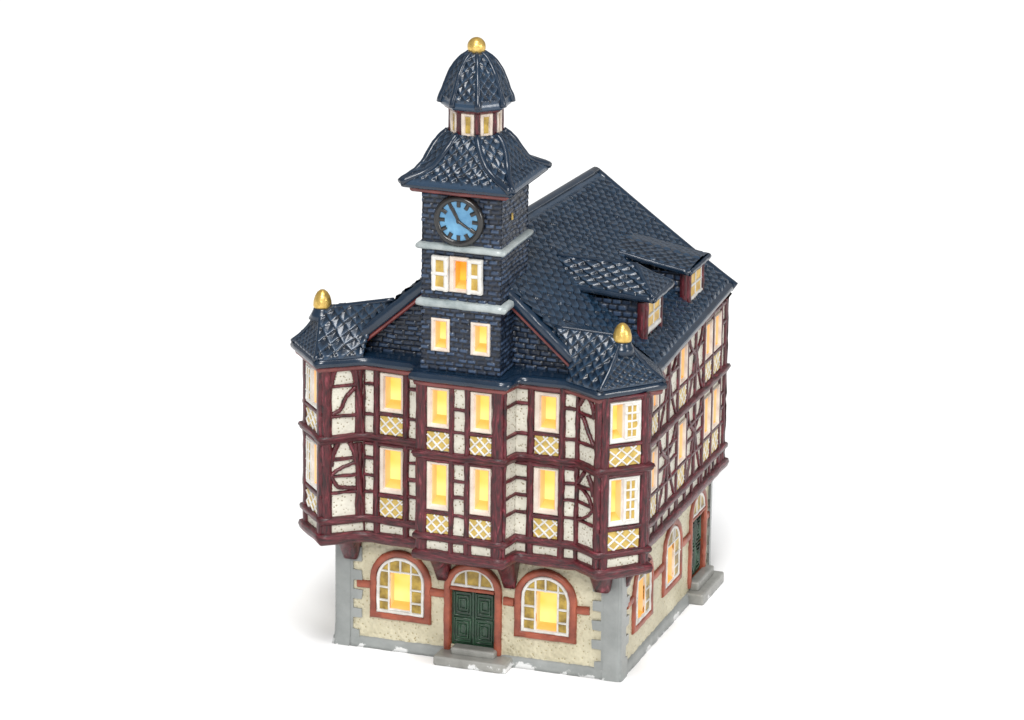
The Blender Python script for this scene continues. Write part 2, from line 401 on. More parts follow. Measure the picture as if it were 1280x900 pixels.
# ---- helpers for the facade parts
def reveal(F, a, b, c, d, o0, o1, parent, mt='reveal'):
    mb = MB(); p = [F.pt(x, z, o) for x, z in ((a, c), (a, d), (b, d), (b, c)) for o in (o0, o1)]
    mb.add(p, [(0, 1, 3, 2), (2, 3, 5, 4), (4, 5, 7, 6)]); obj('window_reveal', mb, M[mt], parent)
    mb = MB(); h = .19; mb.add([F.pt(a, c, o0), F.pt(b, c, o0), F.pt(b, c + h, o1), F.pt(a, c + h, o1)], [(0, 1, 2, 3)]); obj('window_sill', mb, M['sill'], parent)  # ledge split off and tilted to carry the painted orange light
def window(F, s0, s1, z0, z1, op, parent=house, depth=.55, mat='warmwhite', name='window', lit=True, flat=.1, glow='glow'):
    """moulded frame round a lit opening"""
    a, b, c, d = op; j = lambda: rnd.uniform(-.012, .012)
    mb = MB()
    R0 = rect(F, s0 + j(), s1 + j(), z0 + j(), z1 + j(), -.02)
    loops(mb, [R0, rect(F, s0 + .0, s1 - .0, z0 + .0, z1 - .0, flat * .7), rect(F, s0 + .04, s1 - .04, z0 + .04, z1 - .04, flat),
               rect(F, a - .06, b + .06, c - .06, d + .06, flat * .95), rect(F, a, b, c, d, .0)])
    o = obj(name, mb, M[mat], parent)
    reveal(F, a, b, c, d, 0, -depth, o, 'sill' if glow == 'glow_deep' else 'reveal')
    mb = MB(); loops(mb, [rect(F, a - .05, b + .05, c - .05, d + .05, -depth), rect(F, a - .05, b + .05, c - .05, d + .05, -depth - .03)], cap0=True)
    obj('glowing_pane', mb, M[glow], o)
    return o
def lattice(F, s0, s1, z0, z1, parent=house, pitch=.36):
    mb = MB(); plate(mb, F, s0, s1, z0, z1, .045, .08); o = obj('lattice_panel', mb, M['ochre_pale'], parent)
    mb = MB(); w_, h_ = s1 - s0, z1 - z0; kx = w_ / 2.2 if w_ < 1.2 else w_ / 2.6; kz = h_ / 1.75
    # diagonals in normalised space, clipped
    A, B = w_ / kx, h_ / kz
    for sgn in (1, -1):
        for c in np.arange(-3.5, 7.5, 1.0):
            pts = []
            # line y = sgn*x + c' in cell units
            cc = c if sgn < 0 else c - 2.0
            x0, x1 = 0, A
            ys = (sgn * x0 + cc, sgn * x1 + cc)
            t0, t1 = 0., 1.
            dy = ys[1] - ys[0]
            ta, tb = (0 - ys[0]) / dy, (B - ys[0]) / dy
            t0 = max(t0, min(ta, tb)); t1 = min(t1, max(ta, tb))
            if t1 - t0 < .12: continue
            g = lambda t: (s0 + (x0 + (x1 - x0) * t) * kx, z0 + (ys[0] + dy * t) * kz)
            strip(mb, F, [g(t0), g(t1)], .085 if F.L < 12.3 else .07, .085 if F.L < 12.3 else .06, jit=.008, step=.25)
    obj('lattice_bars', mb, M['white'], o)
    return o
def posts(mb, F, xs, z0, z1, o=.13):
    for a, b in xs: strip(mb, F, [((a + b) / 2, z0), ((a + b) / 2 + rnd.uniform(-.012, .012), z1)], b - a, o)
def rails(mb, F, rs, o=.105):
    for s0, s1, za, zb, w_ in rs: strip(mb, F, [(s0, za), ((s0 + s1) / 2, (za + zb) / 2 + rnd.uniform(-.015, .015)), (s1, zb)], w_, o)
def curve(p, n=10):
    """Catmull-Rom through points"""
    P = [np.array(q, float) for q in p]; P = [2 * P[0] - P[1]] + P + [2 * P[-1] - P[-2]]; out = []
    for i in range(1, len(P) - 2):
        for k in range(n):
            t = k / n; a, b, c, d = P[i - 1:i + 3]
            out.append(.5 * ((2 * b) + (-a + c) * t + (2 * a - 5 * b + 4 * c - d) * t * t + (-a + 3 * b - 3 * c + d) * t ** 3))
    out.append(P[-2]); return [tuple(q) for q in out]
def brace(mb, F, p, w_=.15, o=.115, w1=None): strip(mb, F, curve(p), w_, o, step=.2, w1=w1, jit=.012)

UPR = (11.55, 10.29); LOR = (8.46, 7.76, 7.04)
def casement(F, s0, s1, z0, z1, parent):
    """white half-open casement with 2 x 4 ochre panes"""
    mb = MB(); plate(mb, F, s0, s1, z0, z1, .115, .1); obj('casement_panes', mb, M['ochre'], parent)
    mb = MB(); n = 4
    for i in range(3):
        x = s0 + (s1 - s0) * i / 2
        strip(mb, F, [(x, z0 - .05), (x, z1 + .05)], .13 if i != 1 else .08, .14, .09, jit=.008)
    for i in range(n + 1):
        z = z0 + (z1 - z0) * i / n
        strip(mb, F, [(s0 - .05, z), (s1 + .05, z)], .09, .137, .09, jit=.008)
    obj('casement', mb, M['white'], parent)

# face c: left wing
def build_c(F, flip, x):
    """plain front wing with one window per storey; x = dict of stations"""
    holes = [(x['op'][0], x['op'][1], 10.64, 11.93), (x['op'][0], x['op'][1], 7.30, 8.88)]
    mb = MB(); wall(mb, F, 0, F.L, 4.9, 12.5, holes); obj('plaster_wall', mb, M['plaster'], house)
    mb = MB()
    posts(mb, F, x['posts'], 5.3, 12.4)
    for a, b in x['panels']:
        rails(mb, F, [(a - .03, b + .03, r, r + rnd.uniform(-.03, .03), .14) for r in UPR + LOR])
    a, b = x['win']
    rails(mb, F, [(a - .05, b + .05, 10.38, 10.38, .16), (a - .05, b + .05, 6.96, 6.96, .2), (0, F.L, 12.24, 12.24, .24), (0, F.L, 9.09, 9.09, .16)])
    obj('timber_frame', mb, M['timber'], house)
    for (z0, z1, c, d) in ((10.48, 12.1, 10.64, 11.93), (7.08, 8.96, 7.30, 8.88)):
        window(F, a, b, z0, z1, (x['op'][0], x['op'][1], c, d))
    lattice(F, a + .02, b - .02, 9.54, 10.29); lattice(F, a + .02, b - .02, 6.08, 6.85)
F = Fc('L2', 'L3'); build_c(F, 0, dict(op=(.92, 1.58), posts=[(.0, .08), (.42, .70), (1.70, 1.96), (2.40, 2.7)], panels=[(.08, .42), (1.96, 2.40)], win=(.71, 1.69)))
F = Fc('R3', 'R2'); build_c(F, 1, dict(op=(1.04, 1.64), posts=[(.47, .77), (1.80, 2.06), (2.46, 2.58)], panels=[(0, .47), (2.06, 2.46)], win=(.78, 1.80)))
# central bay
F = Fc('B1', 'B2'); mb = MB()
bops = [(.57, 1.16), (2.37, 2.92)]
wall(mb, F, 0, F.L, 4.9, 12.5, [(a, b, c, d) for a, b in bops for c, d in ((10.64, 12.0), (7.28, 8.92))]); obj('plaster_wall', mb, M['plaster'], house)
mb = MB(); posts(mb, F, [(-.06, .36), (1.29, 1.49), (1.92, 2.15), (3.05, 3.54)], 5.3, 12.4)
rails(mb, F, [(1.45, 1.97, 11.3, 11.3, .16), (1.45, 1.97, 10.36, 10.36, .13), (1.45, 1.97, 8.36, 8.34, .14), (1.45, 1.97, 7.66, 7.68, .15), (1.45, 1.97, 6.9, 6.88, .14)])
for a, b in ((.36, 1.3), (2.15, 3.06)): rails(mb, F, [(a - .03, b + .03, 10.38, 10.38, .17), (a - .03, b + .03, 6.95, 6.95, .2)])
rails(mb, F, [(0, F.L, 12.24, 12.24, .22), (0, F.L, 9.11, 9.11, .14)]); obj('timber_frame', mb, M['timber'], house)
for (a, b), (c, d) in zip(bops, ((.37, 1.28), (2.17, 3.04))):
    window(F, c, d, 10.48, 12.12, (a, b, 10.64, 12.0)); window(F, c, d, 7.06, 9.04, (a, b, 7.28, 8.92))
    lattice(F, c, d, 9.55, 10.29); lattice(F, c, d, 6.08, 6.84)
# bay returns
for k0, k1, fl_ in (('B2', 'R3', 0), ('L3', 'B1', 1)):
    F = Fc(k0, k1); mb = MB(); wall(mb, F, 0, F.L, 4.9, 12.5); obj('plaster_wall', mb, M['plaster'], house)
    mb = MB(); posts(mb, F, [(0, .12)] if not fl_ else [(F.L - .12, F.L)], 5.3, 12.4)
    rails(mb, F, [(.0, F.L, r - .02, r, .12) for r in UPR + LOR] + [(0, F.L, 12.28, 12.28, .16)]); obj('timber_frame', mb, M['timber'], house)
# braced faces of the corner oriels
def braced(F, mir):
    L = F.L; X = (lambda a: L - a) if mir else (lambda a: a)
    # written for the left one: thick corner post at 0, thin slanting post at L
    k = L / 1.73
    mb = MB(); wall(mb, F, 0, L, 4.9, 12.5); obj('plaster_wall', mb, M['plaster'], house)
    mb = MB(); g = lambda pts: [(X(a * k), z) for a, z in pts]
    strip(mb, F, g([(.19, 5.3), (.19, 12.4)]), .42 * k, .13)
    for z0, z1 in ((9.4, 12.4), (5.9, 9.1)):
        strip(mb, F, g([(1.50, z0), (1.53, z1)]), .30 * k, .13)
        strip(mb, F, g([(1.68, z0), (1.36, z1)]), .20 * k, .145)
        brace(mb, F, g([(.34, z1 - .9), (.42, z1 - .45), (.64, z1 + .06)]), .24, .12)
        brace(mb, F, g([(1.42, z1 - .9), (1.34, z1 - .45), (1.14, z1 + .06)]), .24, .12)
    rails(mb, F, [(min(X(.3 * k), X(1.45 * k)), max(X(.3 * k), X(1.45 * k)), z, z, .15) for z in (11.52, 10.27, 8.47, 7.06)] + [(0, L, 12.27, 12.27, .2)])
    brace(mb, F, g([(.40, 10.36), (.75, 10.55), (.95, 11.0), (1.36, 11.42)]), .17)
    if not mir:
        brace(mb, F, g([(1.36, 8.28), (.8, 8.1), (.45, 7.9), (.36, 7.7)]), .15); brace(mb, F, g([(.36, 7.8), (.6, 7.35), (.9, 7.26), (1.36, 7.2)]), .17)
        rails(mb, F, [(.3 * k, 1.45 * k, 7.76, 7.76, .14)])
    else:
        brace(mb, F, g([(1.36, 8.4), (1.1, 8.2), (.7, 8.0), (.4, 7.6)]), .15); brace(mb, F, g([(1.38, 7.05), (1.0, 7.2), (.6, 7.45), (.38, 7.7)]), .16)
        rails(mb, F, [(min(X(.3 * k), X(1.45 * k)), max(X(.3 * k), X(1.45 * k)), 7.78, 7.78, .13)])
    obj('timber_frame', mb, M['timber'], house)
braced(Fc('L1', 'L2'), False)
F = Fc('R2', 'R1'); mb = MB(); wall(mb, F, 0, F.L, 4.9, 12.5); obj('plaster_wall', mb, M['plaster'], house)
mb = MB(); posts(mb, F, [(-.02, .10), (1.10, F.L + .04)], 5.3, 12.4)
for z1 in (12.3, 9.1):
    brace(mb, F, [(.12, z1 - .5), (.3, z1 - .25), (.5, z1 + .02)], .16, .12); brace(mb, F, [(1.08, z1 - .85), (.98, z1 - .45), (.72, z1 - .05)], .20, .12)
rails(mb, F, [(0, 1.2, 11.47, 11.50, .14), (0, 1.2, 10.26, 10.28, .14), (0, 1.2, 8.46, 8.49, .13), (0, 1.2, 7.78, 7.80, .13), (0, 1.2, 7.06, 7.02, .13), (0, F.L, 12.3, 12.3, .2)])
brace(mb, F, [(.14, 11.42), (.42, 11.25), (.70, 10.8), (1.06, 10.34)], .15)
brace(mb, F, [(.12, 8.42), (.5, 8.32), (.85, 8.05), (1.08, 7.6)], .13); brace(mb, F, [(.12, 7.08), (.45, 7.2), (.8, 7.42), (1.08, 7.75)], .13)
obj('timber_frame', mb, M['timber'], house)
# window faces of the oriels
def oriel_window(F, mir):
    L = F.L; X = (lambda a: L - a) if mir else (lambda a: a); o2 = lambda a, b: (min(X(a), X(b)), max(X(a), X(b)))
    q = L / 2.05
    op = o2(.50 * q, .92 * q); wn = o2(.37 * q, 1.70 * q); cs = o2(1.04 * q, 1.52 * q)
    st = ((10.48, 12.13, 10.66, 12.02), (7.06, 9.03, 7.26, 8.93))
    mb = MB(); wall(mb, F, 0, L, 4.9, 12.5, [(op[0], op[1], c, d) for _, _, c, d in st]); obj('plaster_wall', mb, M['plaster'], house)
    mb = MB(); posts(mb, F, [o2(0, .36 * q), o2(1.72 * q, L)], 5.3, 12.4)
    rails(mb, F, [(0, L, 10.37, 10.37, .18), (0, L, 6.93, 6.93, .22), (0, L, 12.28, 12.28, .24), (0, L, 9.1, 9.1, .14)])
    obj('timber_frame', mb, M['timber'], house)
    for z0, z1, c, d in st:
        w_ = window(F, wn[0], wn[1], z0, z1, (op[0], op[1], c, d), mat='white', depth=.5)
        casement(F, cs[0], cs[1], c + .02, d - .02, w_)
    lattice(F, wn[0], wn[1], 9.52, 10.28); lattice(F, wn[0], wn[1], 6.05, 6.82)
oriel_window(Fc('R1', 'R0'), False); oriel_window(Fc('L0', 'L1'), True)
for a, b in (('R0', 'K'), ('KL', 'L0')):
    F = Fc(a, b); mb = MB(); wall(mb, F, 0, F.L, 4.9, 12.5); obj('plaster_wall', mb, M['plaster'], house)
    mb = MB(); posts(mb, F, [(0, .25), (F.L - .25, F.L)], 5.3, 12.4); rails(mb, F, [(0, F.L, z, z, .14) for z in (11.5, 10.3, 8.4, 7.0)]); obj('timber_frame', mb, M['timber'], house)
# long sides
def man(mb, F, c, w_, z0, z1, X):
    """braced panel: post with curved head and foot braces"""
    g = lambda pts: [(X(c + a * w_), z0 + (z1 - z0) * b) for a, b in pts]
    strip(mb, F, g([(0, 0), (0, 1)]), .24, .13)
    brace(mb, F, g([(-.46, .98), (-.3, .78), (-.02, .62)]), .14, w1=.2); brace(mb, F, g([(.46, .98), (.3, .78), (.02, .62)]), .14, w1=.2)
    brace(mb, F, g([(-.04, .66), (-.18, .35), (-.42, .02)]), .18, w1=.13); brace(mb, F, g([(.04, .66), (.18, .35), (.42, .02)]), .18, w1=.13)
def long_side(F, mir):
    L = F.L; X = (lambda y: (L - (y - .4)) if mir else (y - .4)); o2 = lambda a, b: (min(X(a), X(b)), max(X(a), X(b)))
    wins = [(2.45, 3.25), (6.2, 7.2), (9.85, 10.8), (11.15, 12.1)]
    st = ((10.58, 12.1, 10.72, 12.0), (7.15, 8.9, 7.3, 8.8))
    hs = []
    for a, b in wins:
        for _, _, c, d in st: hs.append((*o2(a + .12, b - .22), c, d))
    mb = MB(); wall(mb, F, 0, L, 4.9, 12.5, hs, .1); obj('plaster_wall', mb, M['plaster'], house)
    mb = MB()
    posts(mb, F, [o2(a, b) for a, b in ((.4, .6), (2.2, 2.42), (3.28, 3.5), (5.95, 6.17), (7.24, 7.46), (9.6, 9.82), (10.86, 11.08), (12.14, 12.34), (12.75, 13.0))], 5.3, 12.4)
    for a, b in wins: rails(mb, F, [(*o2(a - .05, b + .05), z, z, .16) for z in (10.45, 7.05)])
    for a, b in ((.5, 2.3), (3.4, 6.05), (7.4, 9.7), (12.25, 12.85)):
        rails(mb, F, [(*o2(a, b), z, z + rnd.uniform(-.04, .04), .16) for z in (11.45, 10.42, 8.35, 7.7, 6.98)])
    for c, w_ in ((1.4, 1.7), (4.72, 2.5), (8.53, 2.2)):
        man(mb, F, c, w_, 9.5, 12.3, X); man(mb, F, c, w_, 6.06, 9.1, X)
    rails(mb, F, [(0, L, 12.28, 12.28, .2)])
    obj('timber_frame', mb, M['timber'], house)
    for a, b in wins:
        for z0, z1, c, d in st: window(F, *o2(a, b), z0, z1, (*o2(a + .12, b - .22), c, d), depth=.45)
        lattice(F, *o2(a, b), 9.58, 10.36); lattice(F, *o2(a, b), 6.1, 6.95)
long_side(Fc('K', 'RB'), False); long_side(Fc('BL', 'KL'), True)
F = Fc('RB', 'BL'); mb = MB(); wall(mb, F, 0, F.L, 4.9, 12.5, (), .15); obj('plaster_wall', mb, M['plaster'], house)
mb = MB(); posts(mb, F, [(i * F.L / 8 - .12, i * F.L / 8 + .12) for i in range(9)], 5.3, 12.4); rails(mb, F, [(0, F.L, z, z, .15) for z in (11.5, 10.3, 8.4, 7.0, 12.28)])
obj('timber_frame', mb, M['timber'], house)

# ---- string beams round the jetty
mb = MB(); sweep(mb, per, [(-.1, zA0), (.08, zA0 - .02), (.18, zA0 + .07), (.235, zA0 + .24), (.20, zA0 + .40), (.1, zA - .0), (-.1, zA + .02)], jit=.022); obj('jetty_beam', mb, M['timber'], house)
mb = MB(); sweep(mb, per, [(-.1, zS0 - .06), (.10, zS0 - .06), (.18, zS0 + .03), (.20, zS0 + .15), (.16, zS + .0), (.05, zS + .04), (-.1, zS + .04)], jit=.022); obj('sill_beam', mb, M['timber'], house)
mb = MB(); sweep(mb, per, [(-.1, zM0 + .02), (.1, zM0), (.17, zM0 + .08), (.2, zM0 + .2), (.24, zM - .12), (.2, zM), (-.05, zM + .05)], jit=.022); obj('storey_beam', mb, M['timber'], house)
for F, xs in ((Fc('L2', 'L3'), (.62, 1.83)), (Fc('B1', 'B2'), (.05, 1.36, 2.16, 3.32)), (Fc('R3', 'R2'), (.68, 1.98)), (Fc('K', 'RB'), [.6 + i * 1.05 for i in range(12)]), (Fc('BL', 'KL'), [.6 + i * 1.05 for i in range(12)])):
    for x in xs:
        mb = MB(); strip(mb, F, [(x, zA - .1), (x, zS0 + .05)], .2 if F.L < 5 else .16, .12); obj('joist_end', mb, M['timber'], house)
mb = MB(); pp = offset_poly(per, .02); mb.add([(p[0], p[1], 4.9) for p in pp], [tuple(reversed(range(len(pp))))]); obj('jetty_soffit', mb, M['timber'], house)

# ------------------------------------------------------------------ ground floor
FR = Face((-6, 0), (6, 0)); SD = Face((6, 0), (6, 12.6)); BK = Face((6, 12.6), (-4.7, 12.6)); LT = Face((-4.7, 12.6), (-6, 0))
X = lambda x: x + 6
def arch(c, r, z0, zs, rz=None, n=14):
    rz = r if rz is None else rz
    return [(c - r, z0), (c - r, zs)] + [(c - r * math.cos(math.pi * i / n), zs + rz * math.sin(math.pi * i / n)) for i in range(1, n)] + [(c + r, zs), (c + r, z0)]
def arch_window(F, c, op, z0=1.62, zs=3.05, r=1.02, rz=.98, w_=.30):
    mb = MB(); strip(mb, F, arch(c, r + w_ / 2, z0 - .14, zs, rz + w_ / 2 + .02), w_, .17, closed=True, step=.25, jit=.012); sur = obj('stone_surround', mb, M['stone_red'], house)
    # ochre panes with the lit opening left out
    mb = MB(); a, b, c0, c1 = op; n = 18
    A = arch(c, r, z0, zs, rz)
    poly_plate(mb, F, [(c - r, z0), (a, z0), (a, zs + rz * math.sqrt(max(0, 1 - ((a - c) / r) ** 2)))] + [(x, z) for x, z in reversed(A) if x < a and z > zs + .01] + [(c - r, zs)], .03)
    poly_plate(mb, F, [(b, z0), (c + r, z0), (c + r, zs)] + [(x, z) for x, z in reversed(A) if x > b and z > zs + .01] + [(b, zs + rz * math.sqrt(max(0, 1 - ((b - c) / r) ** 2)))], .03)
    top = [(x, z) for x, z in A if a < x < b and z > zs]
    poly_plate(mb, F, [(b, c1), (b, zs + rz * math.sqrt(max(0, 1 - ((b - c) / r) ** 2)))] + list(reversed(top)) + [(a, zs + rz * math.sqrt(max(0, 1 - ((a - c) / r) ** 2))), (a, c1)], .03)
    if c0 > z0 + .02: poly_plate(mb, F, [(a, z0), (b, z0), (b, c0), (a, c0)], .03)
    # frame ring and glazing bars
    fm = MB(); strip(fm, F, arch(c, r - .06, z0 + .05, zs, rz - .06), .14, .125, closed=True, step=.2, jit=.008)
    bar = lambda p: strip(fm, F, p, .085, .11, jit=.008)
    for x in (a - .04, b + .04): bar([(x, z0), (x, zs + rz * math.sqrt(1 - ((x - c) / r) ** 2) - .04)])
    bar([(c, c1), (c, zs + rz - .04)]); bar([(c - r + .15, c1 + .04), (c + r - .15, c1 + .04)])
    for z in (z0 + .52, z0 + 1.08): bar([(c - r, z), (a - .04, z)]); bar([(b + .04, z), (c + r, z)])
    bar([(a - .05, c0 - .03), (b + .05, c0 - .03)])
    wo = obj('arched_window', fm, M['white'], house)
    obj('window_panes', mb, M['ochre_dark'], wo)
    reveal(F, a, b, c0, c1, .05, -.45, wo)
    mb = MB(); loops(mb, [rect(F, a - .05, b + .05, c0 - .05, c1 + .05, -.45), rect(F, a - .05, b + .05, c0 - .05, c1 + .05, -.48)], cap0=True); obj('glowing_pane', mb, M['glow'], wo)
    return sur
hL, hR = (X(-3.70), X(-2.84), 1.80, 3.36), (X(2.54), X(3.41), 1.72, 3.38)
dF = (X(-1.08), X(.78), .62, 3.0)
mb = MB(); wall(mb, FR, 0, 12, 0, 5.0, [hL, hR, dF], .06, lambda x, z: stipple(x, z, .035, 7)); obj('ground_floor_wall', mb, M['plaster_low'], house)
arch_window(FR, X(-3.25), hL); arch_window(FR, X(2.93), hR)
s1, s2 = (2.32, 3.28, 1.75, 3.4), (6.37, 7.28, 1.9, 3.45)
dS = (9.85, 11.65, .75, 3.45)
mb = MB(); wall(mb, SD, 0, 12.6, 0, 5.0, [s1, s2, dS], .08, lambda x, z: stipple(x, z, .03, 7)); obj('ground_floor_wall', mb, M['plaster_low'], house)
arch_window(SD, 3.05, s1); arch_window(SD, 7.1, s2, 1.78, 3.2, 1.0, .98)
for F in (BK, LT):
    mb = MB(); wall(mb, F, 0, F.L, 0, 5.0, (), .15, lambda x, z: stipple(x, z, .03, 7)); obj('ground_floor_wall', mb, M['plaster_low'], house)

def door(F, c, hw, z0, zs, ztop, rec, fw=.30):
    """double panelled door in an arched surround with a glazed fanlight"""
    zl = dF[3] if F is FR else dS[3]
    mb = MB(); strip(mb, F, [(c - hw - fw / 2, z0 - .25)] + arch(c, hw + fw / 2, z0, zl + .1, ztop - zl - .1 - fw / 2)[1:-1] + [(c + hw + fw / 2, z0 - .25)], fw, .17, step=.25, jit=.012)
    strip(mb, F, [(c - hw, zl + .06), (c + hw, zl + .06)], .15, .15, jit=.01)
    obj('stone_surround', mb, M['stone_red'], house)
    mb = MB(); rz = ztop - zl - .1 - fw
    A = arch(c, hw, zl + .1, zl + .1, rz)[1:-1]; poly_plate(mb, F, list(reversed(A)), .03)
    fm = MB(); strip(fm, F, [(c - hw + .05, zl + .2)] + [(c + (x - c) * .94, zl + .15 + (z - zl - .1) * .93) for x, z in A[1:-1]] + [(c + hw - .05, zl + .2)], .12, .12, closed=True, step=.2, jit=.008)
    for q in (-.33, .33): strip(fm, F, [(c + q * hw * .9, zl + .15), (c + q * hw, zl + .1 + rz * .93)], .1, .11, jit=.008)
    fo = obj('fanlight', fm, M['white'], house); obj('window_panes', mb, M['ochre_dark'], fo)
    # leaves
    do = MB(); strip(do, F, [(c, z0), (c, zl + .05)], .07, -rec + .07, -rec, jit=.004)
    h = (zl - z0); 
    for sx in (-1, 1):
        cx = c + sx * hw * .5
        for cz in (z0 + h * .26, z0 + h * .73):
            for k, (ww, hh) in enumerate(((.37, .21), (.255, .145), (.135, .085))):
                a_, b_ = ww * hw, hh * h
                strip(do, F, [(cx - a_, cz - b_), (cx + a_, cz - b_), (cx + a_, cz + b_), (cx - a_, cz + b_)], .055, -rec + .075, -rec - .01, closed=True, step=.3, jit=.006)
    d_ = obj('door', do, M['green'], house)
    for sx in (0, 1):
        mb = MB(); plate(mb, F, c - hw + sx * hw + .0, c + sx * hw, z0 - .1, zl + .05, -rec, .05); obj('door_leaf', mb, M['green'], d_)
    mb = MB(); loops(mb, [rect(F, c - hw, c + hw, z0 - .1, zl + .06, .02), rect(F, c - hw, c + hw, z0 - .1, zl + .06, -rec - .05)]); obj('door_reveal', mb, M['stone_red'], d_)
door(FR, X(-.15), .93, .66, 2.95, 4.22, .10); door(SD, 10.75, .90, .85, 3.4, 4.72, .14)
# string course linking the surrounds
for F, a, b, z in ((FR, X(-5.12), X(-4.55), 2.72), (FR, X(-1.95), X(-1.35), 2.74), (FR, X(1.15), X(1.6), 2.76), (FR, X(4.25), X(4.78), 2.80), (SD, .95, 1.75, 2.85), (SD, 4.35, 5.85, 2.86), (SD, 8.35, 9.6, 2.95), (SD, 11.95, 12.35, 3.0)):
    mb = MB(); strip(mb, F, [(a, z), (b, z)], .34, .13, jit=.015); obj('stone_band', mb, M['stone_red'], house)

# plinth and quoins
out = [(-4.7, 12.6), (-6, 0), (6, 0), (6, 12.6)]
mb = MB(); sweep(mb, out, [(-.05, 0), (.16, 0), (.13, .15), (.1, .36), (.02, .44), (-.1, .46)], jit=.018, step=.18); obj('plinth', mb, M['grey'], house)
def quoin(cx, cy, F1, sg1, F2, sg2, k1=1, k2=1):
    """toothed grey corner, one solid moulding"""
    mb = MB()
    c1 = 0 if sg1 > 0 else F1.L; c2 = 0 if sg2 > 0 else F2.L
    for F, c, sg, kk in ((F1, c1, sg1, k1), (F2, c2, sg2, k2)):
        teeth = [(.86, .36), (1.58, 1.28), (2.42, 2.08), (3.28, 2.9), (4.2, 3.68)]
        pts = [(0, 5.0), (.72, 5.0)]
        pts = [(0, .3), (.98, .3), (.98, .70), (.70, .74)]
        for hi, lo in ((1.62, 1.26), (2.44, 2.06), (3.28, 2.88), (4.30, 3.68)):
            pts += [(.72 + rnd.uniform(-.02, .02), lo - .02), (1.10 + rnd.uniform(-.03, .03), lo), (1.10 + rnd.uniform(-.03, .03), hi), (.72, hi + .02)]
        pts += [(.72, 4.95), (0, 4.95)]
        P = [(c + sg * a * kk, z) for a, z in pts]
        if sg < 0: P = list(reversed(P))
        poly_plate(mb, F, P, .09, .1)
    obj('quoin', mb, M['grey'], house)
quoin(6, 0, FR, -1, SD, 1); quoin(-6, 0, FR, 1, LT, -1); quoin(6, 12.6, SD, -1, BK, 1, .26); quoin(-6, 12.6, LT, 1, BK, -1)
for cx, cy, sx, sy in ((6, 0, 1, -1), (-6, 0, -1, -1), (6, 12.6, 1, 1), (-4.7, 12.6, -1, 1)):
    mb = MB(); prof = [(.20, 0), (.17, .2), (.13, .5), (.11, 1.2), (.105, 4.95)]; rings = []
    for o, z in prof:
        r = .22; ring = [(cx - sx * .6, cy + sy * o, z)]; ys = .6 if sy < 0 else .3
        for k in range(7):
            a = math.pi / 2 * k / 6; ring.append((cx + sx * (o - r + r * math.sin(a)), cy + sy * (o - r + r * math.cos(a)), z))
        ring.append((cx + sx * o, cy - sy * ys, z)); rings.append(ring)
    loops(mb, rings, True, False); obj('corner_stone', mb, M['grey'], house)

# steps
def step_block(c0, c1):
    mb = MB(); mb.box(c0, c1); return obj('step', mb, M['step'], house, bevel=.09)
step_block((-1.5, -1.02, 0), (1.6, .05, .40)); step_block((-.92, -.55, .36), (.95, .05, .68))
step_block((5.95, 9.35, 0), (6.75, 12.5, .48)); step_block((5.95, 9.75, .44), (6.42, 12.1, .85))
# brackets under the jetty
def bracket(F, c, w0, w1, z0, z1, o0, o1, sl=0):
    mb = MB(); rings = []
    for k in range(7):
        t = k / 6; hw = (w0 + (w1 - w0) * t ** .8) / 2; z = z0 + (z1 - z0) * t; o = o0 + (o1 - o0) * t ** 1.5; cc = c + sl * (1 - t)
        rings.append([F.pt(cc - hw, z, -.1), F.pt(cc - hw, z, o * .8), F.pt(cc - hw * .7, z, o), F.pt(cc + hw * .7, z, o), F.pt(cc + hw, z, o * .8), F.pt(cc + hw, z, -.1)])
    loops(mb, rings, True, True, True, True); obj('bracket', mb, M['timber'], house)
bracket(FR, X(-1.42), .46, .86, 3.35, 4.95, .2, 1.5); bracket(FR, X(1.42), .46, .86, 3.38, 4.95, .2, 1.5)
bracket(FR, X(-5.35), .55, .95, 3.8, 4.95, .3, 1.2); bracket(FR, X(5.35), .6, .95, 3.8, 4.95, .45, 1.3)
bracket(SD, .75, .35, .8, 3.8, 4.95, .15, 1.0)
bracket(LT, LT.L - .75, .3, .6, 3.9, 4.95, .15, .8)

# ------------------------------------------------------------------ roofs
def sstep(x): x = np.clip(x, 0, 1); return x * x * (3 - 2 * x)
FD = np.array([0, 4.65, 5.4, 7.3]); FZ = np.array([17.60, 13.50, 12.95, 12.5])
def axis_x(y): return -.27 + .045 * (y + .9)
def roof_z(y, d, dmax, bl=4.0):
    rz = 17.58 - .024 * (y + .9); ez = 12.58 + .02 * np.clip(y, 0, 14)
    t = d / dmax
    back = ez + (rz - ez) * (1 - t) ** 1.04
    front = np.interp(d, FD, FZ) - .024 * (y + .9)
    if bl > 50: front = front - .035 * (y + .9) * np.clip(d / 2, 0, 1)
    wgt = sstep((y + .9) / bl)
    return front * (1 - wgt) + back * wgt
def build_main(sgn):
    mb = MB(); st = .05 if sgn > 0 else .09
    def Pf(u, v):
        y = (-.9 + 14.4 * u); ax = axis_x(y); xe = 6.95 - (.032 if sgn > 0 else .16) * np.clip(y - 2, 0, 12); dm = xe - sgn * ax
        d = dm * (1 - v); return sgn * (sgn * ax + d), y, roof_z(y, d, dm, 4.0 if sgn > 0 else 90.0)
    def h(u, v, P):
        L = (1 - v) * 8.2; y = u * 14.4
        fade = np.clip((L - .35) / .2, 0, 1) * np.clip((8.0 - L) / .2, 0, 1) * np.clip((14.2 - y) / .2, 0, 1)
        return sgn * (washed(tiles(y, L, .56, .25, 1.7, .20), fade) + .05 * vn(y * 1.1, L * 1.1))
    # u along +y, v towards ridge: for sgn>0 cross(y, up-slope(-x,+z)) = (+z..., +x) -> up
    dpatch(mb, Pf, int(14.4 / st), int(8.2 / st), h)
    return obj('roof', mb, M['slate'], house)
